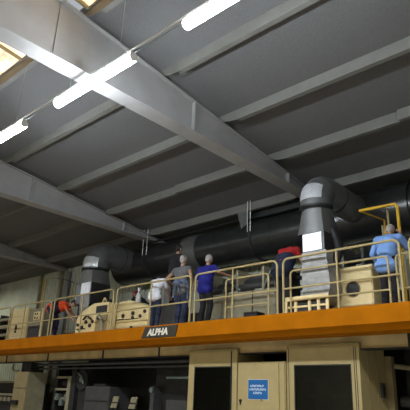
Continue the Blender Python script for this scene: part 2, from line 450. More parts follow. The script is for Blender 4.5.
# bright foil wrapped on the pipe below a bend and on the outer side of the bend
def foil_wrap(X, Y, r, zax, p0, p1, f1, low):
    er = r * 1.06; n = 12; rows = []
    c = Vector((X, Y + er, zax - er))
    b = MB()
    steps = ([(-low, 0)] if low > 0 else []) + [(0, R_(f1) * i / 6) for i in range(7)]
    for rr in (r + 0.002, r + 0.012):
        for (dz, f) in steps:
            u = Vector((0, -math.cos(f), math.sin(f)))
            rows.append([b.bm.verts.new(c + Vector((0, 0, dz)) + u * (er + rr * math.cos(q)) + Vector((1, 0, 0)) * rr * math.sin(q)) for q in [R_(p0 + (p1 - p0) * j / n) for j in range(n + 1)]])
    m = len(steps)
    F = b.bm.faces.new
    for k in (0, m):
        for i in range(m - 1):
            for j in range(n):
                F([rows[k + i][j], rows[k + i][j + 1], rows[k + i + 1][j + 1], rows[k + i + 1][j]])
    for i in (0, m - 1):
        for j in range(n): F([rows[i][j], rows[i][j + 1], rows[m + i][j + 1], rows[m + i][j]])
    for j in (0, n):
        for i in range(m - 1): F([rows[i][j], rows[i + 1][j], rows[m + i + 1][j], rows[m + i][j]])
    return b
MY, MZ, MR = 11.42, 5.95, 0.57
# right-hand duct
X, Y, r = -5.50, 9.20, 0.33
t, zt, zf = duct_drop('large grey duct with bent elbow dropping to the machine at right', X, Y, r, 6.03, 3.46, MY, 0.18)
foil_wrap(X, Y, r, 6.03, -58, 50, 32, 0.0).build('foil_patch', 'shiny', t, True)
# transition to the rectangular drop
def transition(X, Y, r, zt, zb, hx, hy):
    b = MB(); n = 32; top, bot = [], []
    for j in range(n):
        a = 2 * math.pi * j / n
        top.append(b.bm.verts.new((X + r * math.cos(a), Y + r * math.sin(a), zt)))
        c, s = math.cos(a), math.sin(a); k = 1 / max(abs(c), abs(s))
        bot.append(b.bm.verts.new((X + hx * c * k, Y + hy * s * k, zb)))
    for j in range(n):
        b.bm.faces.new([top[j], top[(j + 1) % n], bot[(j + 1) % n], bot[j]])
    return b
transition(X + 0.02, Y, r - 0.005, zf - 0.05, 4.92, 0.30, 0.30).build('transition', 'galv', t, True)
MB().box(X - 0.16, X + 0.33, Y - 0.30, Y + 0.30, 4.50, 4.92, 0.01).build('collar', 'galv_dark', t)
MB().box(X - 0.16, X + 0.28, Y - 0.32, Y - 0.302, 4.54, 4.90).build('foil_patch', 'shiny', t)
x0, x1 = X - 0.20, X + 0.44
poly = [(x0, 4.52), (x0, 3.50), (x0 + 0.12, 3.46)] + [(x1 - 0.30 + 0.28 * math.sin(a), 3.82 - 0.36 * math.cos(a)) for a in [R_(d) for d in range(10, 91, 10)]] + [(x1 - 0.08, 4.52)]
MB().prism(poly, 'y', Y - 0.31, Y + 0.15).build('hood', 'duct_face', t)
MB().tube([(x1 - 0.1, Y + 0.0, 4.25), (X + 0.44, Y + 0.08, 4.55), (X + 0.36, Y + 0.1, 4.85), (X + 0.30, Y + 0.08, 5.05)], 0.10, 12).build('side_shade', 'black', t, True)  # black tube standing in for the shaded right side of the duct
MB().box(X - 0.1, X + 0.2, Y - 0.15, Y + 0.12, DZ, 3.52).build('hood_foot', 'dark', t)

# left-hand duct
X, Y, r = -14.05, 9.72, 0.42
t, zt, zf = duct_drop('grey duct with bent elbow far left, rising behind the sloped housing', X, Y, r, 6.02, 3.7, MY, 0.14)
foil_wrap(X, Y, r, 6.02, -36, 62, 18, 0.12).build('foil_patch', 'shiny', t, True)
transition(X, Y, r + 0.002, zf - 0.05, 4.98, 0.38, 0.36).build('transition', 'galv', t, True)
MB().box(X - 0.40, X + 0.40, Y - 0.36, Y + 0.36, 4.30, 4.98, 0.01).build('drop_box', 'galv_dark', t)
MB().box(X - 0.12, X + 0.36, Y - 0.382, Y - 0.362, 4.62, 4.98).build('foil_patch', 'shiny', t)
MB().box(X - 0.10, X + 0.36, Y - 0.378, Y - 0.362, 4.02, 4.60).build('front_sheet', 'duct_face', t)
MB().box(X - 0.3, X + 0.3, Y - 0.3, Y + 0.3, DZ, 4.30).build('lower_leg', 'dark', t)

# main duct along the back
t = thing('main_duct', 'long dark round duct running along the back below the roof beams', 'duct', (-7, MY, MZ - MR))
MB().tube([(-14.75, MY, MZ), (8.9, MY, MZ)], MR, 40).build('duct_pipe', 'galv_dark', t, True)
MB().tube([(-14.78, MY, MZ), (-14.74, MY, MZ)], MR + 0.015, 40).build('end_cap', 'galv_dark', t, True)
for xx in (-13.2, -9.45, -8.0, -3.2, -1.9):
    MB().tube([(xx - 0.012, MY, MZ), (xx + 0.012, MY, MZ)], MR + 0.008, 40).build('joint_ring', 'galv_dark', t, True)
MB().tube([(-11.4, MY, MZ), (-10.75, MY, MZ)], MR + 0.012, 40).build('light_sleeve', 'galv', t, True)
MB().tube([(-4.85, MY, MZ), (-4.2, MY, MZ)], MR + 0.05, 40).build('damper_sleeve', 'galv_dark', t, True)
# hangers
for (hx, wd, lab) in ((-8.62, 0.10, 'duct hanger with two rods and a grey clamp plate, mid main duct'),
                      (-13.0, 0.20, 'duct hanger with two thin rods above the left part of the main duct')):
    t = thing('duct_hanger', lab, 'hanger', (hx, MY, MZ), 'rods carrying the main duct')
    for s in (-1, 1):
        MB().tube([(hx + s * wd / 2, MY - MR - 0.03, MZ + 0.10), (hx + s * wd / 2, MY - MR - 0.03, roofz(MY - MR - 0.03))], 0.012, 8).build('rod', 'housing', t)
    MB().tube([(hx - 0.03, MY, MZ), (hx + 0.03, MY, MZ)], MR + 0.03, 40).build('clamp_band', 'dark', t, True)
    if wd < 0.15:
        MB().prism([(hx - 0.42, MZ + 0.72), (hx - 0.02, MZ + 0.72), (hx - 0.06, MZ + 0.36), (hx - 0.28, MZ + 0.22)], 'y', MY - MR - 0.02, MY - MR + 0.0).build('clamp_plate', 'galv', t)
tag(MB().box(-9.2, -7.2, 11.2, 11.7, 6.56, 6.82, 0.01).build('air_box', 'dark'), 'dark box hanging behind the clamp plate, above the main duct', 'air box')
tag(MB().tube([(-13.4, 10.96, 6.50), (-9.0, 10.96, 6.50)], 0.03, 8).build('back_pipe', 'black'), 'thin dark pipe just above the main duct', 'pipe')

# ---------------------------------------------------------------- machine on the deck
def drawer_unit():
    t = thing('drawer_cabinet', 'cream cabinet of stacked panels with black knobs at the far left of the walkway', 'cabinet', (-18.8, 10.2, DZ))
    MB().box(-19.60, -18.30, 9.9, 10.6, DZ, 4.66, 0.02).build('body', 'cream', t)
    for i in range(5):
        z0 = 3.40 + i * 0.24
        d = MB().box(-19.55, -18.36, 9.875, 9.90, z0, z0 + 0.225, 0.008).build('panel', 'cream', t)
    for (x, z, s) in ((-18.98, 3.92, 0.055), (-18.98, 3.80, 0.045), (-19.02, 3.50, 0.035), (-18.98, 4.01, 0.04)):
        MB().disc((x, 9.86, z), s, 0.05, 'y', 14).build('knob', 'black', t)
    t = thing('gauge_cabinet', 'dull grey cabinet with a small dial panel right of the stacked panel cabinet', 'cabinet', (-17.8, 10.2, DZ))
    MB().box(-18.26, -17.25, 9.95, 10.55, DZ, 4.58, 0.02).build('body', 'greyp', t)
    p = MB().box(-17.93, -17.50, 9.925, 9.95, 4.16, 4.46, 0.006).build('dial_panel', 'cream', t)
    for (x, z) in ((-17.80, 4.38), (-17.66, 4.38), (-17.80, 4.24), (-17.64, 4.22)):
        MB().disc((x, 9.918, z), 0.035, 0.02, 'y', 12).build('dial', 'black', p)
    MB().box(-17.33, -17.22, 9.90, 9.95, DZ, 4.55).build('corner_post', 'cream', t)
    MB().box(-18.2, -17.4, 9.93, 9.95, 3.45, 3.95).build('lower_panel', 'midgrey', t)
drawer_unit()
t = thing('fence_stack', 'dark slatted machine frame at the left photo edge behind the guard rail', 'machine part', (-20.4, 10.2, DZ))
for i in range(4):
    MB().box(-21.4, -19.75, 9.95, 10.5, DZ + 0.1 + i * 0.30, DZ + 0.2 + i * 0.30).build('slat', 'greyp', t)
for x in (-21.35, -20.6, -19.85):
    MB().box(x - 0.05, x + 0.05, 10.0, 10.5, DZ, 4.55).build('upright', 'dark', t)

# sloped housing (second cream unit)
t = thing('sloped_housing', 'cream machine housing with a sloped left shoulder and a black window', 'machine housing', (-13.0, 9.2, DZ))
poly = [(-13.80, DZ), (-13.78, 3.78), (-13.66, 3.92), (-13.22, 4.12), (-12.95, 4.19), (-12.28, 4.17), (-12.22, DZ)]
MB().prism(poly, 'y', 9.06, 9.30).build('body', 'cream', t)
MB().box(-12.82, -12.32, 9.04, 9.06, 3.86, 4.09).build('window', 'black', t)
MB().box(-13.74, -12.80, 9.03, 9.06, 3.36, 3.74, 0.01).build('lower_panel', 'cream', t)
MB().box(-12.76, -12.26, 9.03, 9.06, 3.36, 3.82, 0.01).build('side_panel', 'cream_dull', t)
for (x, z, s_) in ((-13.62, 3.60, 0.045), (-13.40, 3.52, 0.05), (-13.22, 3.66, 0.055), (-13.02, 3.55, 0.05), (-12.90, 3.66, 0.045), (-12.62, 3.74, 0.06), (-12.46, 3.56, 0.05), (-13.52, 3.44, 0.035)):
    MB().disc((x, 9.015, z), s_, 0.05, 'y', 14).build('knob', 'dark', t)
MB().box(-13.68, -13.25, 9.01, 9.03, 3.46, 3.49).build('slot', 'black', t)
MB().tube([(-13.35, 9.0, 3.74), (-13.15, 8.97, 3.84), (-12.95, 9.0, 3.72)], 0.03, 8).build('handle', 'dark', t, True)
MB().tube([(-12.62, 9.02, 3.80), (-12.42, 8.98, 3.66), (-12.40, 9.0, 3.36)], 0.05, 10).build('hose', 'greyp', t, True)
MB().tube([(-12.75, 9.18, 4.17), (-12.62, 9.16, 4.32), (-12.42, 9.16, 4.17)], 0.035, 10).build('top_pipe', 'cream', t, True)
MB().box(-12.44, -12.30, 9.1, 9.25, 4.16, 4.26, 0.01).build('top_box', 'dark', t)

# peaked housing (third cream unit)
t = thing('peaked_housing', 'cream machine housing with a low peaked top and knobs, below the white bottle', 'machine housing', (-11.85, 9.9, DZ))
poly = [(-12.60, DZ), (-12.60, 4.06), (-12.40, 4.20), (-12.00, 4.24), (-11.75, 4.22), (-10.90, 3.98), (-10.90, DZ)]
MB().prism(poly, 'y', 9.45, 10.05).build('body', 'cream', t)
MB().box(-12.55, -10.93, 9.41, 9.45, 3.62, 3.94, 0.01).build('front_panel', 'cream', t)
MB().box(-12.57, -10.91, 9.39, 9.45, DZ, 3.56, 0.01).build('lower_panel', 'cream', t)
MB().box(-12.55, -10.95, 9.40, 9.44, 3.955, 3.975).build('seam', 'dark', t)
for (x, z, s) in ((-12.35, 3.78, 0.07), (-12.00, 3.80, 0.06), (-11.57, 3.84, 0.06), (-11.57, 3.72, 0.05), (-11.25, 3.74, 0.05), (-11.07, 3.86, 0.05)):
    MB().disc((x, 9.40, z), s, 0.04, 'y', 14).build('knob', 'dark' if s < 0.065 else 'cream_dull', t)
MB().disc((-11.57, 9.38, 3.44), 0.05, 0.04, 'y', 12).build('bolt', 'black', t)
MB().box(-12.40, -11.95, 9.395, 9.41, 3.69, 3.715).build('handle', 'dark', t)
MB().box(-11.90, -11.35, 9.395, 9.41, 3.68, 3.70).build('handle', 'dark', t)
# bottle
bx, by, bz = -11.87, 9.8, 4.236
tag(MB().tube([(bx, by, bz), (bx, by, bz + 0.20), (bx, by, bz + 0.26), (bx, by, bz + 0.28), (bx, by, bz + 0.34), (bx, by, bz + 0.42)], [0.075, 0.075, 0.055, 0.035, 0.035, 0.05], 14).build('bottle', 'paper', None, True),
    'white bottle standing on top of the peaked cream housing', 'bottle')
tag(MB().tube([(-12.27, 9.8, 4.222), (-12.27, 9.8, 4.28), (-12.27, 9.8, 4.31)], [0.07, 0.07, 0.03], 12).build('canister', 'paper', None, True), 'small pale can on the peaked housing, left of the white bottle', 'can')

# grey machine block behind the inner rail
t = thing('roller_block', 'grey machine block with dark rollers and pipes behind the low inner rail in the middle', 'machine part', (-8.2, 10.2, DZ))
MB().box(-9.30, -7.08, 9.9, 10.7, DZ, 4.16, 0.015).build('body', 'greyp', t)
for x in (-8.55, -7.75):
    MB().box(x - 0.01, x + 0.01, 9.885, 9.9, DZ, 4.14).build('seam', 'dark', t)
for i, (z, yy, rr) in enumerate(((4.30, 10.05, 0.07), (4.46, 10.3, 0.08), (4.62, 10.5, 0.07))):
    MB().tube([(-9.3, yy, z), (-7.06, yy, z)], rr, 14).build('roller', 'dark' if i % 2 else 'midgrey', t, True)
for x in (-9.2, -8.3, -7.5, -7.13):
    MB().box(x - 0.03, x + 0.03, 9.98, 10.65, 4.16, 4.74).build('bearing_plate', 'greyp', t)
MB().tube([(-8.75, 9.96, 4.2), (-8.55, 9.93, 4.5), (-8.35, 9.95, 4.34), (-8.15, 9.95, 4.2)], 0.025, 8).build('hose', 'steel', t, True)
MB().tube([(-7.45, 9.95, 4.2), (-7.25, 9.92, 4.55), (-7.12, 9.95, 4.66)], 0.02, 8).build('hose', 'steel', t, True)
tag(MB().box(-7.50, -7.12, 9.25, 9.55, DZ, 3.52, 0.02).build('tool_box', 'black'), 'small black box on the walkway right of the person in royal blue', 'box')
t = thing('dark_roller_stand', 'dark bundle of machine shafts left of the grey duct hood', 'machine part', (-6.7, 10.3, DZ))
for i in range(4):
    MB().tube([(-6.92, 10.0 + 0.15 * i, 3.6 + 0.28 * i), (-6.1, 10.0 + 0.15 * i, 3.6 + 0.28 * i)], 0.05, 12).build('shaft', 'midgrey' if i % 2 else 'dark', t, True)
for x in (-6.90, -6.12):
    MB().box(x - 0.04, x + 0.04, 9.95, 10.6, DZ, 4.6).build('side_plate', 'dark', t)

# low cream frame in front of the hood
t = thing('low_frame', 'low cream frame with dark openings at the foot of the grey duct hood', 'machine part', (-5.6, 8.86, DZ))
MB().box(-6.08, -5.10, 8.835, 8.868, 3.55, 3.64, 0.006).build('top_bar', 'cream', t)
MB().box(-6.08, -5.10, 8.835, 8.868, 3.41, 3.45, 0.006).build('mid_bar', 'cream', t)
for x in (-6.06, -5.84, -5.52, -5.32, -5.13):
    MB().box(x - 0.028, x + 0.028, 8.832, 8.868, DZ, 3.56).build('upright', 'cream', t)
MB().box(-6.05, -5.14, 8.87, 8.884, DZ, 3.56).build('backing', 'black', t)

# cream box with a round hole
t = thing('hole_cabinet', 'cream box cabinet with a round black hole, left of the light blue shirt', 'cabinet', (-5.0, 9.7, DZ))
MB().box(-5.41, -4.46, 9.42, 10.3, DZ, 4.24, 0.015).build('body', 'cream', t)
MB().box(-5.38, -5.16, 9.40, 9.42, DZ, 4.2, 0.004).build('side_panel', 'cream', t)
MB().box(-5.13, -4.48, 9.40, 9.42, DZ, 4.2, 0.004).build('front_panel', 'cream', t)
MB().disc((-4.87, 9.395, 3.78), 0.145, 0.012, 'y', 28).build('hole', 'black', t)
b = MB().tube(arc((-4.87, 9.39, 3.78), 0.15, 0, 2 * math.pi, 28, (1, 0, 0), (0, 0, 1)), 0.012, 6, False)
b.build('hole_rim', 'cream_dull', t, True)
MB().disc((-4.82, 9.395, 3.40), 0.04, 0.012, 'y', 14).build('cable_hole', 'black', t)
t = thing('winding_gear', 'dark winding gear on top of the cream box with the round hole', 'machine part', (-5.0, 9.9, 4.24))
MB().box(-5.3, -4.45, 9.75, 10.3, 4.24, 4.34).build('bed', 'midgrey', t)
for z, yy in ((4.45, 9.85), (4.62, 10.1)):
    MB().tube([(-5.25, yy, z), (-4.4, yy, z)], 0.06, 12).build('shaft', 'dark', t, True)
for x in (-5.2, -4.8, -4.45):
    MB().box(x - 0.025, x + 0.025, 9.75, 10.2, 4.3, 4.76).build('plate', 'midgrey', t)
t = thing('panel_stand', 'dull grey machine panel right of the light blue shirt', 'machine part', (-3.4, 9.9, DZ))
MB().box(-4.10, -2.2, 10.2, 10.7, DZ, 4.45, 0.01).build('body', 'greyp', t)
MB().box(-4.05, -2.3, 10.17, 10.2, 3.7, 3.78).build('slot', 'dark', t)
tag(MB().box(-16.3, -0.7, 11.41, 11.48, 0, 4.1).build('added_backboard', 'dark'), 'dark sheet added to keep the space behind and below the walkway deck dark', 'backboard')  # added dark sheet, hides the lit wall so the underside stays dark
tag(MB().box(-10.85, -9.9, 9.45, 10.0, DZ, 3.95, 0.01).build('step_box', 'midgrey'), 'dark grey step behind the person in white and the person in grey', 'step')

# ---------------------------------------------------------------- below the walkway
# left glazed enclosure
def enclosure(label, x0, x1, y, zt, gx0, gx1, gz1, depth):
    t = thing('glazed_enclosure', label, 'enclosure', ((x0 + x1) / 2, y + depth / 2, 0))
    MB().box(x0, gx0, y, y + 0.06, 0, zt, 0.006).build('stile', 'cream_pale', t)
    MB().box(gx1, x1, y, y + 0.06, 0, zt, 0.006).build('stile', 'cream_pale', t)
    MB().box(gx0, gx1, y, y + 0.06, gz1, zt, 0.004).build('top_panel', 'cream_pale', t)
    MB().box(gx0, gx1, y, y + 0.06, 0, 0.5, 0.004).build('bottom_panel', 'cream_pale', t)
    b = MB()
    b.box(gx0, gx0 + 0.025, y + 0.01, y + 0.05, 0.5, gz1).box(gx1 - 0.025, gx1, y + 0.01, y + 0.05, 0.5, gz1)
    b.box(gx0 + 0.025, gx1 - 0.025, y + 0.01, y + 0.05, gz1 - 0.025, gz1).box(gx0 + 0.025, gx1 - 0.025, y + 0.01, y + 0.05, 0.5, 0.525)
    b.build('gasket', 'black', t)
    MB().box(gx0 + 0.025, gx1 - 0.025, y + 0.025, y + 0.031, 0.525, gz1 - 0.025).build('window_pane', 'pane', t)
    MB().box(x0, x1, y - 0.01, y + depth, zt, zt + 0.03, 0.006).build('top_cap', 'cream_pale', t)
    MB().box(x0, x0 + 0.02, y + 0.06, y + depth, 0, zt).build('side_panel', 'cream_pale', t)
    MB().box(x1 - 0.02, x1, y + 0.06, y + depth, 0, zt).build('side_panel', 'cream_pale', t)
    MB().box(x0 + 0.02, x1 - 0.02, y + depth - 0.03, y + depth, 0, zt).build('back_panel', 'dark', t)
    # machinery seen dimly through the pane
    xm = (x0 + x1) / 2
    for z in (0.9, 1.35, 1.8, 2.15):
        MB().tube([(x0 + 0.1, y + 0.55, z), (x1 - 0.1, y + 0.55, z)], 0.06, 12).build('inner_roller', 'greyp', t, True)
    MB().box(xm - 0.3, xm - 0.1, y + 0.3, y + 0.5, 0, 2.0).build('inner_column', 'midgrey', t)
    MB().box(xm, xm + 0.4, y + 0.35, y + 0.5, 1.2, 1.7).build('inner_box', 'midgrey', t)
    return t
e1 = enclosure('cream enclosure with a tall dark window, left of the cabinet with the blue sign', -9.30, -7.80, 9.42, 2.73, -9.12, -7.94, 2.38, 1.0)
MB().box(-7.97, -7.95, 9.40, 9.42, 0.1, 2.7).build('door_gap', 'dark', e1)
e2 = enclosure('cream enclosure with a wide dark window at right, showing its side wall', -6.47, -4.84, 9.42, 2.74, -6.30, -5.02, 2.38, 1.05)
for x in (-6.42, -4.95, -4.91):
    MB().box(x - 0.005, x + 0.005, 9.412, 9.42, 0.1, 2.7).build('groove', 'dark', e2)
sb = MB().box(-4.84, -4.79, 10.20, 10.34, 1.80, 2.08, 0.008).build('switch_box', 'midgrey', e2)
for z in (1.88, 1.99):
    MB().disc((-4.785, 10.27, z), 0.03, 0.02, 'x', 12).build('push_button', 'black', sb)
for yy in (9.75, 10.1):
    MB().box(-4.845, -4.834, yy, yy + 0.012, 0.1, 2.68).build('side_groove', 'cream_dull', e2)
# cabinet with the blue sign
t = thing('electrical_cabinet', 'cream steel cabinet carrying a blue notice between the two glazed enclosures', 'cabinet', (-7.2, 9.7, 0))
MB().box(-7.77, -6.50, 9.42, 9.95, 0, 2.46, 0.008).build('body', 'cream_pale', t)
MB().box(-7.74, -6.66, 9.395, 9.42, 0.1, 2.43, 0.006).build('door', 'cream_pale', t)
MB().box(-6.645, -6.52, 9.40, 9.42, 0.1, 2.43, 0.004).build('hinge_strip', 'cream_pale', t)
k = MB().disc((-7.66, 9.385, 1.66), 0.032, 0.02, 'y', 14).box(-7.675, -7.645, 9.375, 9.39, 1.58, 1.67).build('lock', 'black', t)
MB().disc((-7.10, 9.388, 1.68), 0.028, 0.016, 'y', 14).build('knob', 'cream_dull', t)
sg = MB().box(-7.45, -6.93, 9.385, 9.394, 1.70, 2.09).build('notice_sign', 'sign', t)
sg['label'] = 'blue square notice with three lines of white print'
MB().box(-7.46, -6.92, 9.390, 9.395, 1.69, 2.10).build('sign_border', 'paper', sg)
# three blurred lines of print: rows of short strokes, not readable in the photo
b = MB()
for (zc, x0, x1, n_) in ((1.965, -7.39, -7.03, 8), (1.895, -7.41, -6.97, 11), (1.825, -7.31, -7.08, 5)):
    st = (x1 - x0) / n_
    for i in range(n_):
        xx = x0 + i * st
        b.box(xx, xx + st * 0.28, 9.382, 9.386, zc - 0.022, zc + 0.022)
        b.box(xx + st * 0.28, xx + st * 0.78, 9.382, 9.386, zc + (0.006 if i % 2 else -0.022), zc + (0.022 if i % 2 else -0.006))
        if i % 3: b.box(xx + st * 0.55, xx + st * 0.78, 9.382, 9.386, zc - 0.016, zc + 0.016)
b.build('print', 'sign_text', sg)

# column at left
t = thing('machine_column', 'cream box column under the walkway at the left, with a seam', 'column', (-17.4, 9.85, 0))
MB().box(-17.78, -16.92, 9.5, 9.52, 0, 2.33, 0.004).build('front_plate', 'cream_dull', t)
MB().box(-17.76, -16.92, 9.52, 10.2, 0, 2.33).build('body', 'greyp', t)
MB().box(-17.78, -16.92, 9.49, 9.50, 1.80, 1.815).build('seam', 'dark', t)
MB().box(-17.6, -17.0, 9.6, 10.1, 2.33, 2.64).build('neck', 'dark', t)
MB().tube([(-18.1, 9.55, 2.60), (-18.05, 9.5, 2.45), (-17.9, 9.5, 2.36), (-17.7, 9.55, 2.38)], 0.035, 8).build('hose', 'cream_dull', t, True)
MB().box(-17.7, -17.3, 9.40, 9.5, 1.28, 1.42).build('foot_box', 'black', t)

# dark press units under the walkway
t = thing('press_unit', 'dark press frame with pale cross bars right of the cream column', 'machine part', (-15.7, 10.4, 0))
MB().box(-16.35, -16.2, 10.2, 10.9, 0, 2.6).build('side_frame', 'dark', t)
MB().box(-15.10, -14.86, 10.0, 10.9, 0, 2.6).build('side_frame', 'dark', t)
for z in (2.15, 1.78, 1.5):
    MB().box(-16.2, -15.1, 10.15, 10.25, z, z + 0.07).build('cross_bar', 'greyp', t)
MB().box(-15.3, -15.12, 10.0, 10.1, 0, 2.15).build('pale_post', 'greyp', t)
for z in (2.0, 1.62):
    MB().tube([(-16.2, 10.5, z), (-15.1, 10.5, z)], 0.11, 16).build('roller', 'midgrey', t, True)
for (x, z) in ((-16.0, 1.58), (-15.75, 1.42), (-15.5, 1.56)):
    MB().box(x, x + 0.18, 10.05, 10.2, z - 0.1, z + 0.1, 0.01).build('bracket', 'steel', t)
t = thing('gear_unit', 'dark gear and guard unit below the walkway, left of the grey box', 'machine part', (-14.6, 10.2, 0))
MB().disc((-14.55, 10.05, 2.1), 0.30, 0.08, 'y', 28).build('wheel', 'dark', t, True)
MB().disc((-14.55, 10.0, 2.1), 0.08, 0.06, 'y', 16).build('hub', 'steel', t, True)
MB().box(-14.8, -14.3, 10.1, 10.6, 0, 2.5).build('frame', 'dark', t)
MB().tube([(-14.7, 9.95, 2.3), (-14.45, 9.93, 2.2), (-14.35, 9.95, 1.98)], 0.03, 8).build('lever', 'steel', t, True)
t = thing('grey_motor_box', 'dark grey motor box standing under the walkway left of the pale chutes', 'machine part', (-13.6, 10.2, 0))
MB().box(-14.15, -12.95, 9.9, 10.7, 0, 1.92, 0.04).build('body', 'midgrey', t)
MB().box(-14.1, -13.0, 9.88, 9.90, 1.5, 1.53).build('seam', 'dark', t)
MB().box(-13.9, -13.3, 10.0, 10.5, 1.92, 2.0, 0.02).build('lid', 'dark', t)
for i, (x, lab) in enumerate(((-12.75, 'tilted pale chute right of the dark grey motor box'), (-11.95, 'tilted pale chute second right of the dark grey motor box'))):
    t = thing('paper_chute', lab, 'chute', (x, 10.2, 0), 'tilted pale chutes under the walkway')
    MB().prism([(x - 0.16, 1.35), (x + 0.10, 1.35), (x + 0.20, 1.66), (x - 0.04, 1.66)], 'y', 9.95, 9.98).build('tray', 'greyp', t)
    MB().box(x - 0.05, x + 0.05, 10.0, 10.1, 0, 1.5).build('leg', 'dark', t)
    MB().box(x - 0.2, x + 0.24, 9.93, 9.96, 1.48, 1.51).build('bar', 'dark', t)
t = thing('side_press', 'dark press body with bright bar ends, left of the tall dark window', 'machine part', (-10.7, 10.6, 0))
MB().box(-11.55, -9.5, 10.4, 11.3, 0, 2.5).build('body', 'dark', t)
MB().box(-10.75, -9.55, 10.1, 10.4, 0, 1.62).build('lower_body', 'midgrey', t)
MB().tube([(-10.5, 9.85, 2.16), (-9.45, 9.85, 2.16)], 0.035, 10).build('bright_bar', 'steel', t, True)
MB().tube([(-12.0, 10.0, 2.46), (-11.3, 10.0, 2.46)], 0.03, 10).build('bright_bar', 'steel', t, True)
MB().box(-11.4, -11.25, 10.1, 10.4, 0, 1.95).build('upright', 'midgrey', t)
MB().disc((-11.3, 10.05, 1.85), 0.07, 0.06, 'y', 14).build('knob', 'steel', t)
MB().box(-9.7, -9.45, 10.0, 10.4, 2.2, 2.5).build('bracket', 'greyp', t)
t = thing('left_press', 'dark press bank with pale rails at the lower left photo edge', 'machine part', (-20.3, 10.6, 0))
MB().box(-22.5, -18.3, 10.6, 11.2, 0, 2.0).build('body', 'dark', t)
for z in (2.0, 1.55):
    MB().box(-22.5, -18.2, 10.45, 10.6, z, z + 0.08).build('rail', 'greyp', t)
for i in range(10):
    MB().box(-21.4 + i * 0.32, -21.2 + i * 0.32, 10.4, 10.45, 1.35, 1.5, 0.01).build('block', 'greyp', t)
t = thing('end_press', 'dark press interior with a slanted grey bar at the right photo edge', 'machine part', (-3.5, 11, 0))
MB().box(-4.64, -1.0, 11.0, 11.3, 0, 3.1).build('back', 'dark', t)
MB().tube([(-4.64, 10.5, 2.41), (-3.6, 10.5, 2.28), (-2.6, 10.5, 2.16)], 0.05, 10).build('slanted_bar', 'greyp', t, True)
MB().box(-1.9, -1.7, 10.3, 11.0, 0, 3.1).build('frame', 'dark', t)
MB().tube([(-4.64, 10.7, 1.75), (-1.9, 10.7, 1.75)], 0.10, 14).build('roller', 'midgrey', t, True)
tag(MB().box(-4.84, -4.70, 10.47, 10.62, 0, 2.60, 0.005).build('corner_post', 'cream_dull'), 'narrow dull cream post behind the right enclosure wall', 'post')

# ---------------------------------------------------------------- people
def capsule_pts(bm, a, b, ra, rb, sx=1.0, n=10):
    """convex tapered capsule between a and b"""
    a, b = Vector(a), Vector(b)
    vs = []
    for c, r in ((a, ra), (b, rb)):
        for i in range(1, n):
            th = math.pi * i / n
            for j in range(2 * n):
                ph = math.pi * j / n
                vs.append(bm.verts.new(c + Vector((math.sin(th) * math.cos(ph), math.sin(th) * math.sin(ph), math.cos(th))) * r))
        vs.append(bm.verts.new(c + Vector((0, 0, r)))); vs.append(bm.verts.new(c - Vector((0, 0, r))))
    ret = bmesh.ops.convex_hull(bm, input=vs)
    junk = [e for e in ret['geom_interior'] + ret['geom_unused'] if isinstance(e, bmesh.types.BMVert)]
    if junk: bmesh.ops.delete(bm, geom=list(set(junk)), context='VERTS')

class Flesh:
    def __init__(s): s.bm = bmesh.new()
    def cap(s, a, b, ra, rb):
        t = bmesh.new(); capsule_pts(t, a, b, ra, rb); s._add(t); return s
    def ell(s, c, rx, ry, rz, rot=None):
        t = bmesh.new()
        M = Matrix.Translation(c) @ (rot.to_4x4() if rot else Matrix.Identity(4)) @ Matrix.Diagonal((rx, ry, rz, 1))
        bmesh.ops.create_icosphere(t, subdivisions=3, radius=1, matrix=M); s._add(t); return s
    def hull(s, pts):
        t = bmesh.new(); vs = [t.verts.new(p) for p in pts]
        bmesh.ops.convex_hull(t, input=vs); s._add(t); return s
    def _add(s, t):
        me = bpy.data.meshes.new('tmp'); t.to_mesh(me); t.free(); s.bm.from_mesh(me); bpy.data.meshes.remove(me)
    def mesh(s, voxel, smooth=2):
        me = bpy.data.meshes.new('tmp'); bmesh.ops.recalc_face_normals(s.bm, faces=s.bm.faces)
        s.bm.to_mesh(me); s.bm.free()
        o = bpy.data.objects.new('tmp', me); COL.objects.link(o)
        m = o.modifiers.new('r', 'REMESH'); m.mode = 'VOXEL'; m.voxel_size = voxel
        if smooth:
            q = o.modifiers.new('s', 'SMOOTH'); q.iterations = smooth; q.factor = 0.5
        dg = bpy.context.evaluated_depsgraph_get()
        out = bpy.data.meshes.new_from_object(o.evaluated_get(dg))
        bpy.data.objects.remove(o); bpy.data.meshes.remove(me)
        return out

def ik(a, c, l1, l2, pole):
    a, c, pole = Vector(a), Vector(c), Vector(pole)
    d = c - a; L = min(d.length, (l1 + l2) * 0.995); d.normalize(); c = a + d * L
    x = (l1 * l1 - l2 * l2 + L * L) / (2 * L); h = math.sqrt(max(0, l1 * l1 - x * x))
    p = pole - d * pole.dot(d); p.normalize()
    return a + d * x + p * h, c

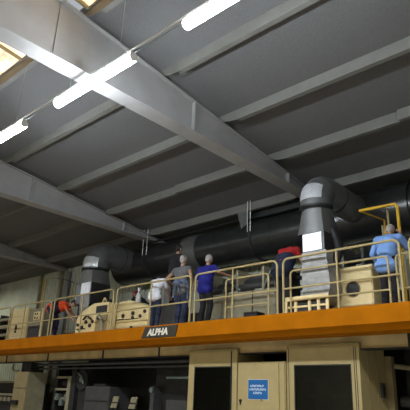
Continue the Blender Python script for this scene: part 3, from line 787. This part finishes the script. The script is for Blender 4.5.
def person(label, loc, yaw, k=1.0, lean=8, side=0, head=0, lh=(-0.28, 0.10, 0.78), rh=(0.28, 0.10, 0.78), lf=(-0.11, 0.05), rf=(0.11, -0.05),
           hair='hair_grey', shirt='tee_grey', pants='jeans', hip_back=0.0, sleeve=0.6, extra=None, hem=0.05, high=0.0, name='person', hips=0.93, stocky=1.0, cap=None, pole_r=(0.6, -0.7, -0.4)):
    """local frame: x right, y forward, z up; sizes for 1.75 m, scaled by k. lean: forward pitch of the trunk in degrees"""
    t = thing(name, label, 'person', loc)
    t.rotation_euler = (0, 0, yaw)
    V = lambda p: Vector(p) * k
    la, sa = R_(lean), R_(side)
    hip = Vector((0, -hip_back, hips))
    up = Vector((math.sin(sa), math.sin(la) * math.cos(sa), math.cos(la) * math.cos(sa))).normalized()
    rt = Vector((math.cos(sa), 0, -math.sin(sa)))
    fw = up.cross(rt) * -1
    waist = hip + up * 0.17; chest = hip + up * 0.37; neck = hip + up * 0.53
    ha = R_(lean * 0.6 + head)
    hup = Vector((math.sin(sa), math.sin(ha), math.cos(ha))).normalized()
    hf = Vector((0, math.cos(ha), -math.sin(ha)))
    hc = neck + hup * 0.195 + hf * 0.02
    shL = neck - rt * 0.175 * stocky - up * 0.06; shR = neck + rt * 0.175 * stocky - up * 0.06
    elL, haL = ik(shL, lh, 0.29, 0.26, (-0.6, -0.7, -0.4)); elR, haR = ik(shR, rh, 0.29, 0.26, pole_r)
    hjL = hip - rt * 0.09; hjR = hip + rt * 0.09
    ankL = Vector((lf[0], lf[1], 0.085)); ankR = Vector((rf[0], rf[1], 0.085))
    knL, ankL2 = ik(hjL, ankL, 0.445, 0.42, (-0.1, 1, 0)); knR, ankR2 = ik(hjR, ankR, 0.445, 0.42, (0.1, 1, 0))
    # --- body, one continuous skin
    f = Flesh()
    st = stocky
    f.cap(V(hip), V(waist), 0.125 * k * st, 0.12 * k * st)
    f.cap(V(hip - rt * 0.05), V(hip + rt * 0.05), 0.12 * k, 0.12 * k)
    f.cap(V(waist), V(chest), 0.12 * k * st, 0.125 * k * st)
    f.cap(V(chest - rt * 0.06), V(chest + rt * 0.06), 0.115 * k * st, 0.115 * k * st)
    f.cap(V(shL), V(shR), 0.062 * k, 0.062 * k)
    f.cap(V(neck - up * 0.03), V(hc - hup * 0.03), 0.056 * k, 0.053 * k)
    rotm = Matrix((Vector((1, 0, 0)), hf, hup)).transposed()
    f.ell(V(hc + hup * 0.015), 0.078 * k, 0.097 * k, 0.105 * k, rotm)
    f.cap(V(hc + hf * 0.035 - hup * 0.05), V(hc + hf * 0.055 - hup * 0.085), 0.052 * k, 0.03 * k)
    f.cap(V(hc + hf * 0.095 + hup * 0.01), V(hc + hf * 0.112 - hup * 0.025), 0.012 * k, 0.016 * k)
    f.cap(V(hc + hf * 0.085 - hup * 0.058 - Vector((0.02, 0, 0))), V(hc + hf * 0.085 - hup * 0.058 + Vector((0.02, 0, 0))), 0.011 * k, 0.011 * k)
    for s in (-1, 1):
        f.ell(V(hc + Vector((s * 0.08, 0, 0)) - hf * 0.008), 0.012 * k, 0.022 * k, 0.034 * k, rotm)
    for sh, el, hd in ((shL, elL, haL), (shR, elR, haR)):
        f.cap(V(sh), V(el), 0.052 * k, 0.040 * k); f.cap(V(el), V(hd), 0.040 * k, 0.027 * k)
        d = (hd - el).normalized()
        f.cap(V(hd + d * 0.02), V(hd + d * 0.075), 0.030 * k, 0.034 * k)
    for hj, kn, an in ((hjL, knL, ankL2), (hjR, knR, ankR2)):
        f.cap(V(hj), V(kn), 0.092 * k, 0.056 * k); f.cap(V(kn), V(kn + (an - kn) * 0.35), 0.055 * k, 0.056 * k); f.cap(V(kn + (an - kn) * 0.35), V(an), 0.056 * k, 0.036 * k)
        f.cap(V(an), V(an + Vector((0, 0.13, -0.045))), 0.036 * k, 0.03 * k)
    me = f.mesh(0.014 * k, 1)
    bm = bmesh.new(); bm.from_mesh(me); bpy.data.meshes.remove(me)
    mb = MB(); mb.bm.free(); mb.bm = bm
    for sgn, el, hd in ((-1, elL, haL), (1, elR, haR)):
        d = (hd - el).normalized()
        ac = d.cross(Vector((0, 0, 1)))
        ac = ac.normalized() if ac.length > 0.2 else Vector((0, 1, 0)) 
        pn = ac.cross(d).normalized()
        if pn.z > 0: pn = -pn
        for i, ln in enumerate((0.070, 0.080, 0.075, 0.058)):
            base = hd + d * 0.07 + ac * (i - 1.5) * 0.019
            mid = base + d * ln * 0.62 + pn * 0.012; tip = mid + d * ln * 0.28 + pn * 0.035
            mb.tube([V(base), V(mid), V(tip)], [0.0098 * k, 0.009 * k, 0.007 * k], 8)
        base = hd + d * 0.03 - ac * 0.028 * sgn
        mb.tube([V(base), V(base + d * 0.035 - ac * 0.028 * sgn + pn * 0.01), V(base + d * 0.065 - ac * 0.030 * sgn + pn * 0.025)], [0.012 * k, 0.0105 * k, 0.008 * k], 8)
    def add(meobj, nm, m):
        meobj.name = nm; meobj.materials.clear(); meobj.materials.append(MT[m])
        for q in meobj.polygons: q.use_smooth = True
        o = bpy.data.objects.new(nm, meobj); COL.objects.link(o); o.parent = t; return o
    body = bpy.data.meshes.new('body'); bmesh.ops.recalc_face_normals(mb.bm, faces=mb.bm.faces); mb.bm.to_mesh(body); mb.bm.free()
    bo = add(body, 'body', 'skin')
    for s in (-1, 1):
        e = MB().ball(V(hc + hf * 0.088 + hup * 0.018 + Vector((s * 0.032, 0, 0))), 0.011 * k)
        m_ = bpy.data.meshes.new('eye'); e.bm.to_mesh(m_); e.bm.free(); add(m_, 'eye', 'black')
    # --- hair
    if hair:
        f = Flesh()
        f.ell(V(hc + hup * 0.04 - hf * 0.014), 0.088 * k, 0.103 * k, 0.098 * k, rotm)
        f.ell(V(hc - hup * 0.025 - hf * 0.05), 0.076 * k, 0.06 * k, 0.07 * k, rotm)
        add(f.mesh(0.014 * k), 'hair', hair)
    if cap:
        f = Flesh(); f.ell(V(hc + hup * 0.05), 0.10 * k, 0.115 * k, 0.085 * k, rotm)
        f.cap(V(hc + hup * 0.05 + hf * 0.08), V(hc + hup * 0.03 + hf * 0.17), 0.05 * k, 0.03 * k)
        add(f.mesh(0.014 * k), 'cap', cap)
    # --- shirt
    f = Flesh(); e = 0.018
    f.cap(V(hip + up * 0.02), V(waist), (0.135 * st + e) * k, (0.128 * st + e) * k)
    f.cap(V(hip + up * 0.03 - rt * 0.05), V(hip + up * 0.03 + rt * 0.05), (0.125 + e) * k, (0.125 + e) * k)
    f.cap(V(hip - up * hem - rt * 0.07 * st), V(hip - up * hem + rt * 0.07 * st), (0.118 + e) * k, (0.118 + e) * k)
    f.cap(V(waist - rt * 0.03), V(waist + rt * 0.03), (0.122 * st + e) * k, (0.122 * st + e) * k)
    f.cap(V(chest - rt * 0.06), V(chest + rt * 0.06), (0.115 * st + e) * k, (0.115 * st + e) * k)
    f.cap(V(waist), V(chest), (0.12 * st + e) * k, (0.125 * st + e) * k)
    f.cap(V(shL), V(shR), (0.062 + e) * k, (0.062 + e) * k)
    f.cap(V(neck - up * 0.07), V(neck - up * 0.01), 0.085 * k, 0.066 * k)
    for sh, el, hd in ((shL, elL, haL), (shR, elR, haR)):
        if sleeve <= 1:
            f.cap(V(sh), V(sh + (el - sh) * sleeve), (0.056 + e) * k, (0.048 + e) * k)
        else:
            f.cap(V(sh), V(el), (0.056 + e) * k, (0.044 + e) * k)
            f.cap(V(el), V(el + (hd - el) * (sleeve - 1)), (0.044 + e) * k, (0.032 + e) * k)
    add(f.mesh(0.018 * k, 3), 'shirt', shirt)
    # --- trousers
    f = Flesh(); e = 0.016
    f.cap(V(hip + up * 0.05 - rt * 0.04), V(hip + up * 0.05 + rt * 0.04), (0.118 + e) * k, (0.118 + e) * k)
    f.cap(V(hip - rt * 0.055), V(hip + rt * 0.055), (0.122 + e) * k, (0.122 + e) * k)
    if high: f.cap(V(hip + up * high - rt * 0.03), V(hip + up * high + rt * 0.03), (0.138 * st + 0.03) * k, (0.138 * st + 0.03) * k)
    for hj, kn, an in ((hjL, knL, ankL2), (hjR, knR, ankR2)):
        f.cap(V(hj), V(kn), (0.095 + e) * k, (0.062 + e) * k)
        f.cap(V(kn), V(an + Vector((0, 0, 0.01))), (0.062 + e) * k, (0.05 + e) * k)
    add(f.mesh(0.018 * k, 3), 'trousers', pants)
    # --- shoes
    for an in (ankL2, ankR2):
        f = Flesh()
        x, y = an.x, an.y
        f.hull([V((x + sx * 0.045, y + yy, zz)) for sx in (-1, 1) for yy, zz in ((-0.07, 0.0), (-0.07, 0.07), (0.16, 0.0), (0.12, 0.05), (0.19, 0.02))])
        f.cap(V((x, y, 0.05)), V((x, y, 0.11)), 0.045 * k, 0.045 * k)
        add(f.mesh(0.014 * k, 2), 'shoe', 'shoe')
    if extra: extra(t, V, add, hip, up, rt, fw, waist, chest, neck)
    return t

def denim_jacket(t, V, add, hip, up, rt, fw, waist, chest, neck):
    f = Flesh()
    for i in range(18):
        a = 2 * math.pi * i / 18
        d = rt * math.cos(a) * 0.185 + fw * math.sin(a) * 0.150
        f.cap(V(waist - up * 0.02 + d), V(waist - up * 0.07 + d * 1.03), 0.032, 0.032)
    for i in range(9):   # jacket body hanging over the seat
        a = R_(180 + i * 22.5)
        d = rt * math.cos(a) * 0.19 + fw * math.sin(a) * 0.165
        f.cap(V(waist - up * 0.05 + d), V(hip - up * (0.20 + 0.04 * (i % 3)) + d * 1.12), 0.034, 0.030)
    for s in (-1, 1):
        f.cap(V(waist - up * 0.05 + fw * 0.17), V(hip - up * 0.12 + fw * 0.18 + rt * s * 0.06), 0.03, 0.025)
    add(f.mesh(0.016, 1), 'tied_jacket', 'denim')

def overalls(t, V, add, hip, up, rt, fw, waist, chest, neck):
    f = Flesh(); k = V((1, 0, 0)).x
    f.cap(V(hip - up * 0.06 - rt * 0.05), V(hip - up * 0.06 + rt * 0.05), 0.160 * k, 0.160 * k)
    f.cap(V(hip - rt * 0.05), V(hip + rt * 0.05), 0.162 * k, 0.162 * k)
    f.cap(V(waist - rt * 0.045), V(waist + rt * 0.045), 0.158 * k, 0.158 * k)
    f.cap(V(waist + up * 0.05 - rt * 0.05), V(waist + up * 0.05 + rt * 0.05), 0.156 * k, 0.156 * k)
    add(f.mesh(0.018, 2), 'overalls', 'overall')

# yaw 0 faces +Y (away from the camera)
person('person in a grey T-shirt with a denim jacket tied round the waist, seen from behind', (-9.50, 9.20, DZ), R_(12), 1.05, 5, -2, 4,
       lh=(-0.44, 0.24, 1.12), rh=(0.33, -0.02, 0.98), hair='hair_grey', shirt='tee_grey', pants='jeans', sleeve=0.25, extra=denim_jacket, stocky=1.12)
person('person in a white T-shirt bending forward beside the one in grey', (-10.22, 9.02, DZ), R_(15), 0.90, 22, -4, 55,
       lh=(-0.36, 0.50, 0.95), rh=(0.15, 0.55, 0.95), hair='hair_dark', shirt='white_tee', pants='jeans', sleeve=0.7, hip_back=0.06, stocky=1.1)
person('person in a royal blue T-shirt and black trousers, seen from behind', (-8.64, 9.18, DZ), R_(2), 0.98, 6, 0, 8,
       lh=(-0.30, 0.25, 1.0), rh=(0.50, 0.22, 1.22), lf=(-0.13, 0.0), rf=(0.11, 0.0), hair='hair_grey', shirt='royal', pants='black_cloth', sleeve=0.75, stocky=1.3)
person('person with dark hair standing higher up behind the one in grey', (-10.35, 9.74, 3.95), R_(0), 1.0, 8, 0, 5,
       hair='hair_dark', shirt='black_cloth', pants='black_cloth', sleeve=1.8)
person('person bending over in an orange vest and navy trousers at the left', (-14.98, 9.00, DZ), R_(-48), 1.0, 76, 0, 25,
       lh=(-0.06, 0.70, 0.62), rh=(0.16, 0.66, 0.55), hair='hair_dark', shirt='orange_vest', pants='navy', hip_back=0.12, sleeve=0.45, hips=0.90, stocky=1.25, hem=-0.08, high=0.16)
person('person in a red cap and dark jacket bending behind the peaked cream housing', (-12.35, 10.42, DZ), R_(82), 1.0, 58, 0, 0,
       lh=(-0.22, 0.60, 0.85), rh=(0.20, 0.62, 0.85), hair='hair_dark', shirt='black_cloth', pants='black_cloth', hip_back=0.1, sleeve=1.8, cap='red')
person('person in a red shirt and dark overalls leaning in left of the grey duct hood', (-6.42, 9.24, DZ), R_(4), 1.16, 34, 0, 62,
       lh=(-0.10, 0.60, 1.05), rh=(0.14, 0.55, 1.05), hair='hair_dark', shirt='red', pants='black_cloth', sleeve=0.35, extra=overalls, stocky=0.95)
person('person in a light blue shirt and dark trousers holding the yellow ladder guard', (-4.06, 9.20, DZ), R_(2), 0.98, 18, 1, 24,
       lh=(-0.30, 0.35, 0.95), rh=(0.22, 0.30, 1.45), hair='hair_grey', shirt='sky_shirt', pants='black_cloth', sleeve=1.75, stocky=1.22, pole_r=(0.25, 0.0, -1), hem=0.14)
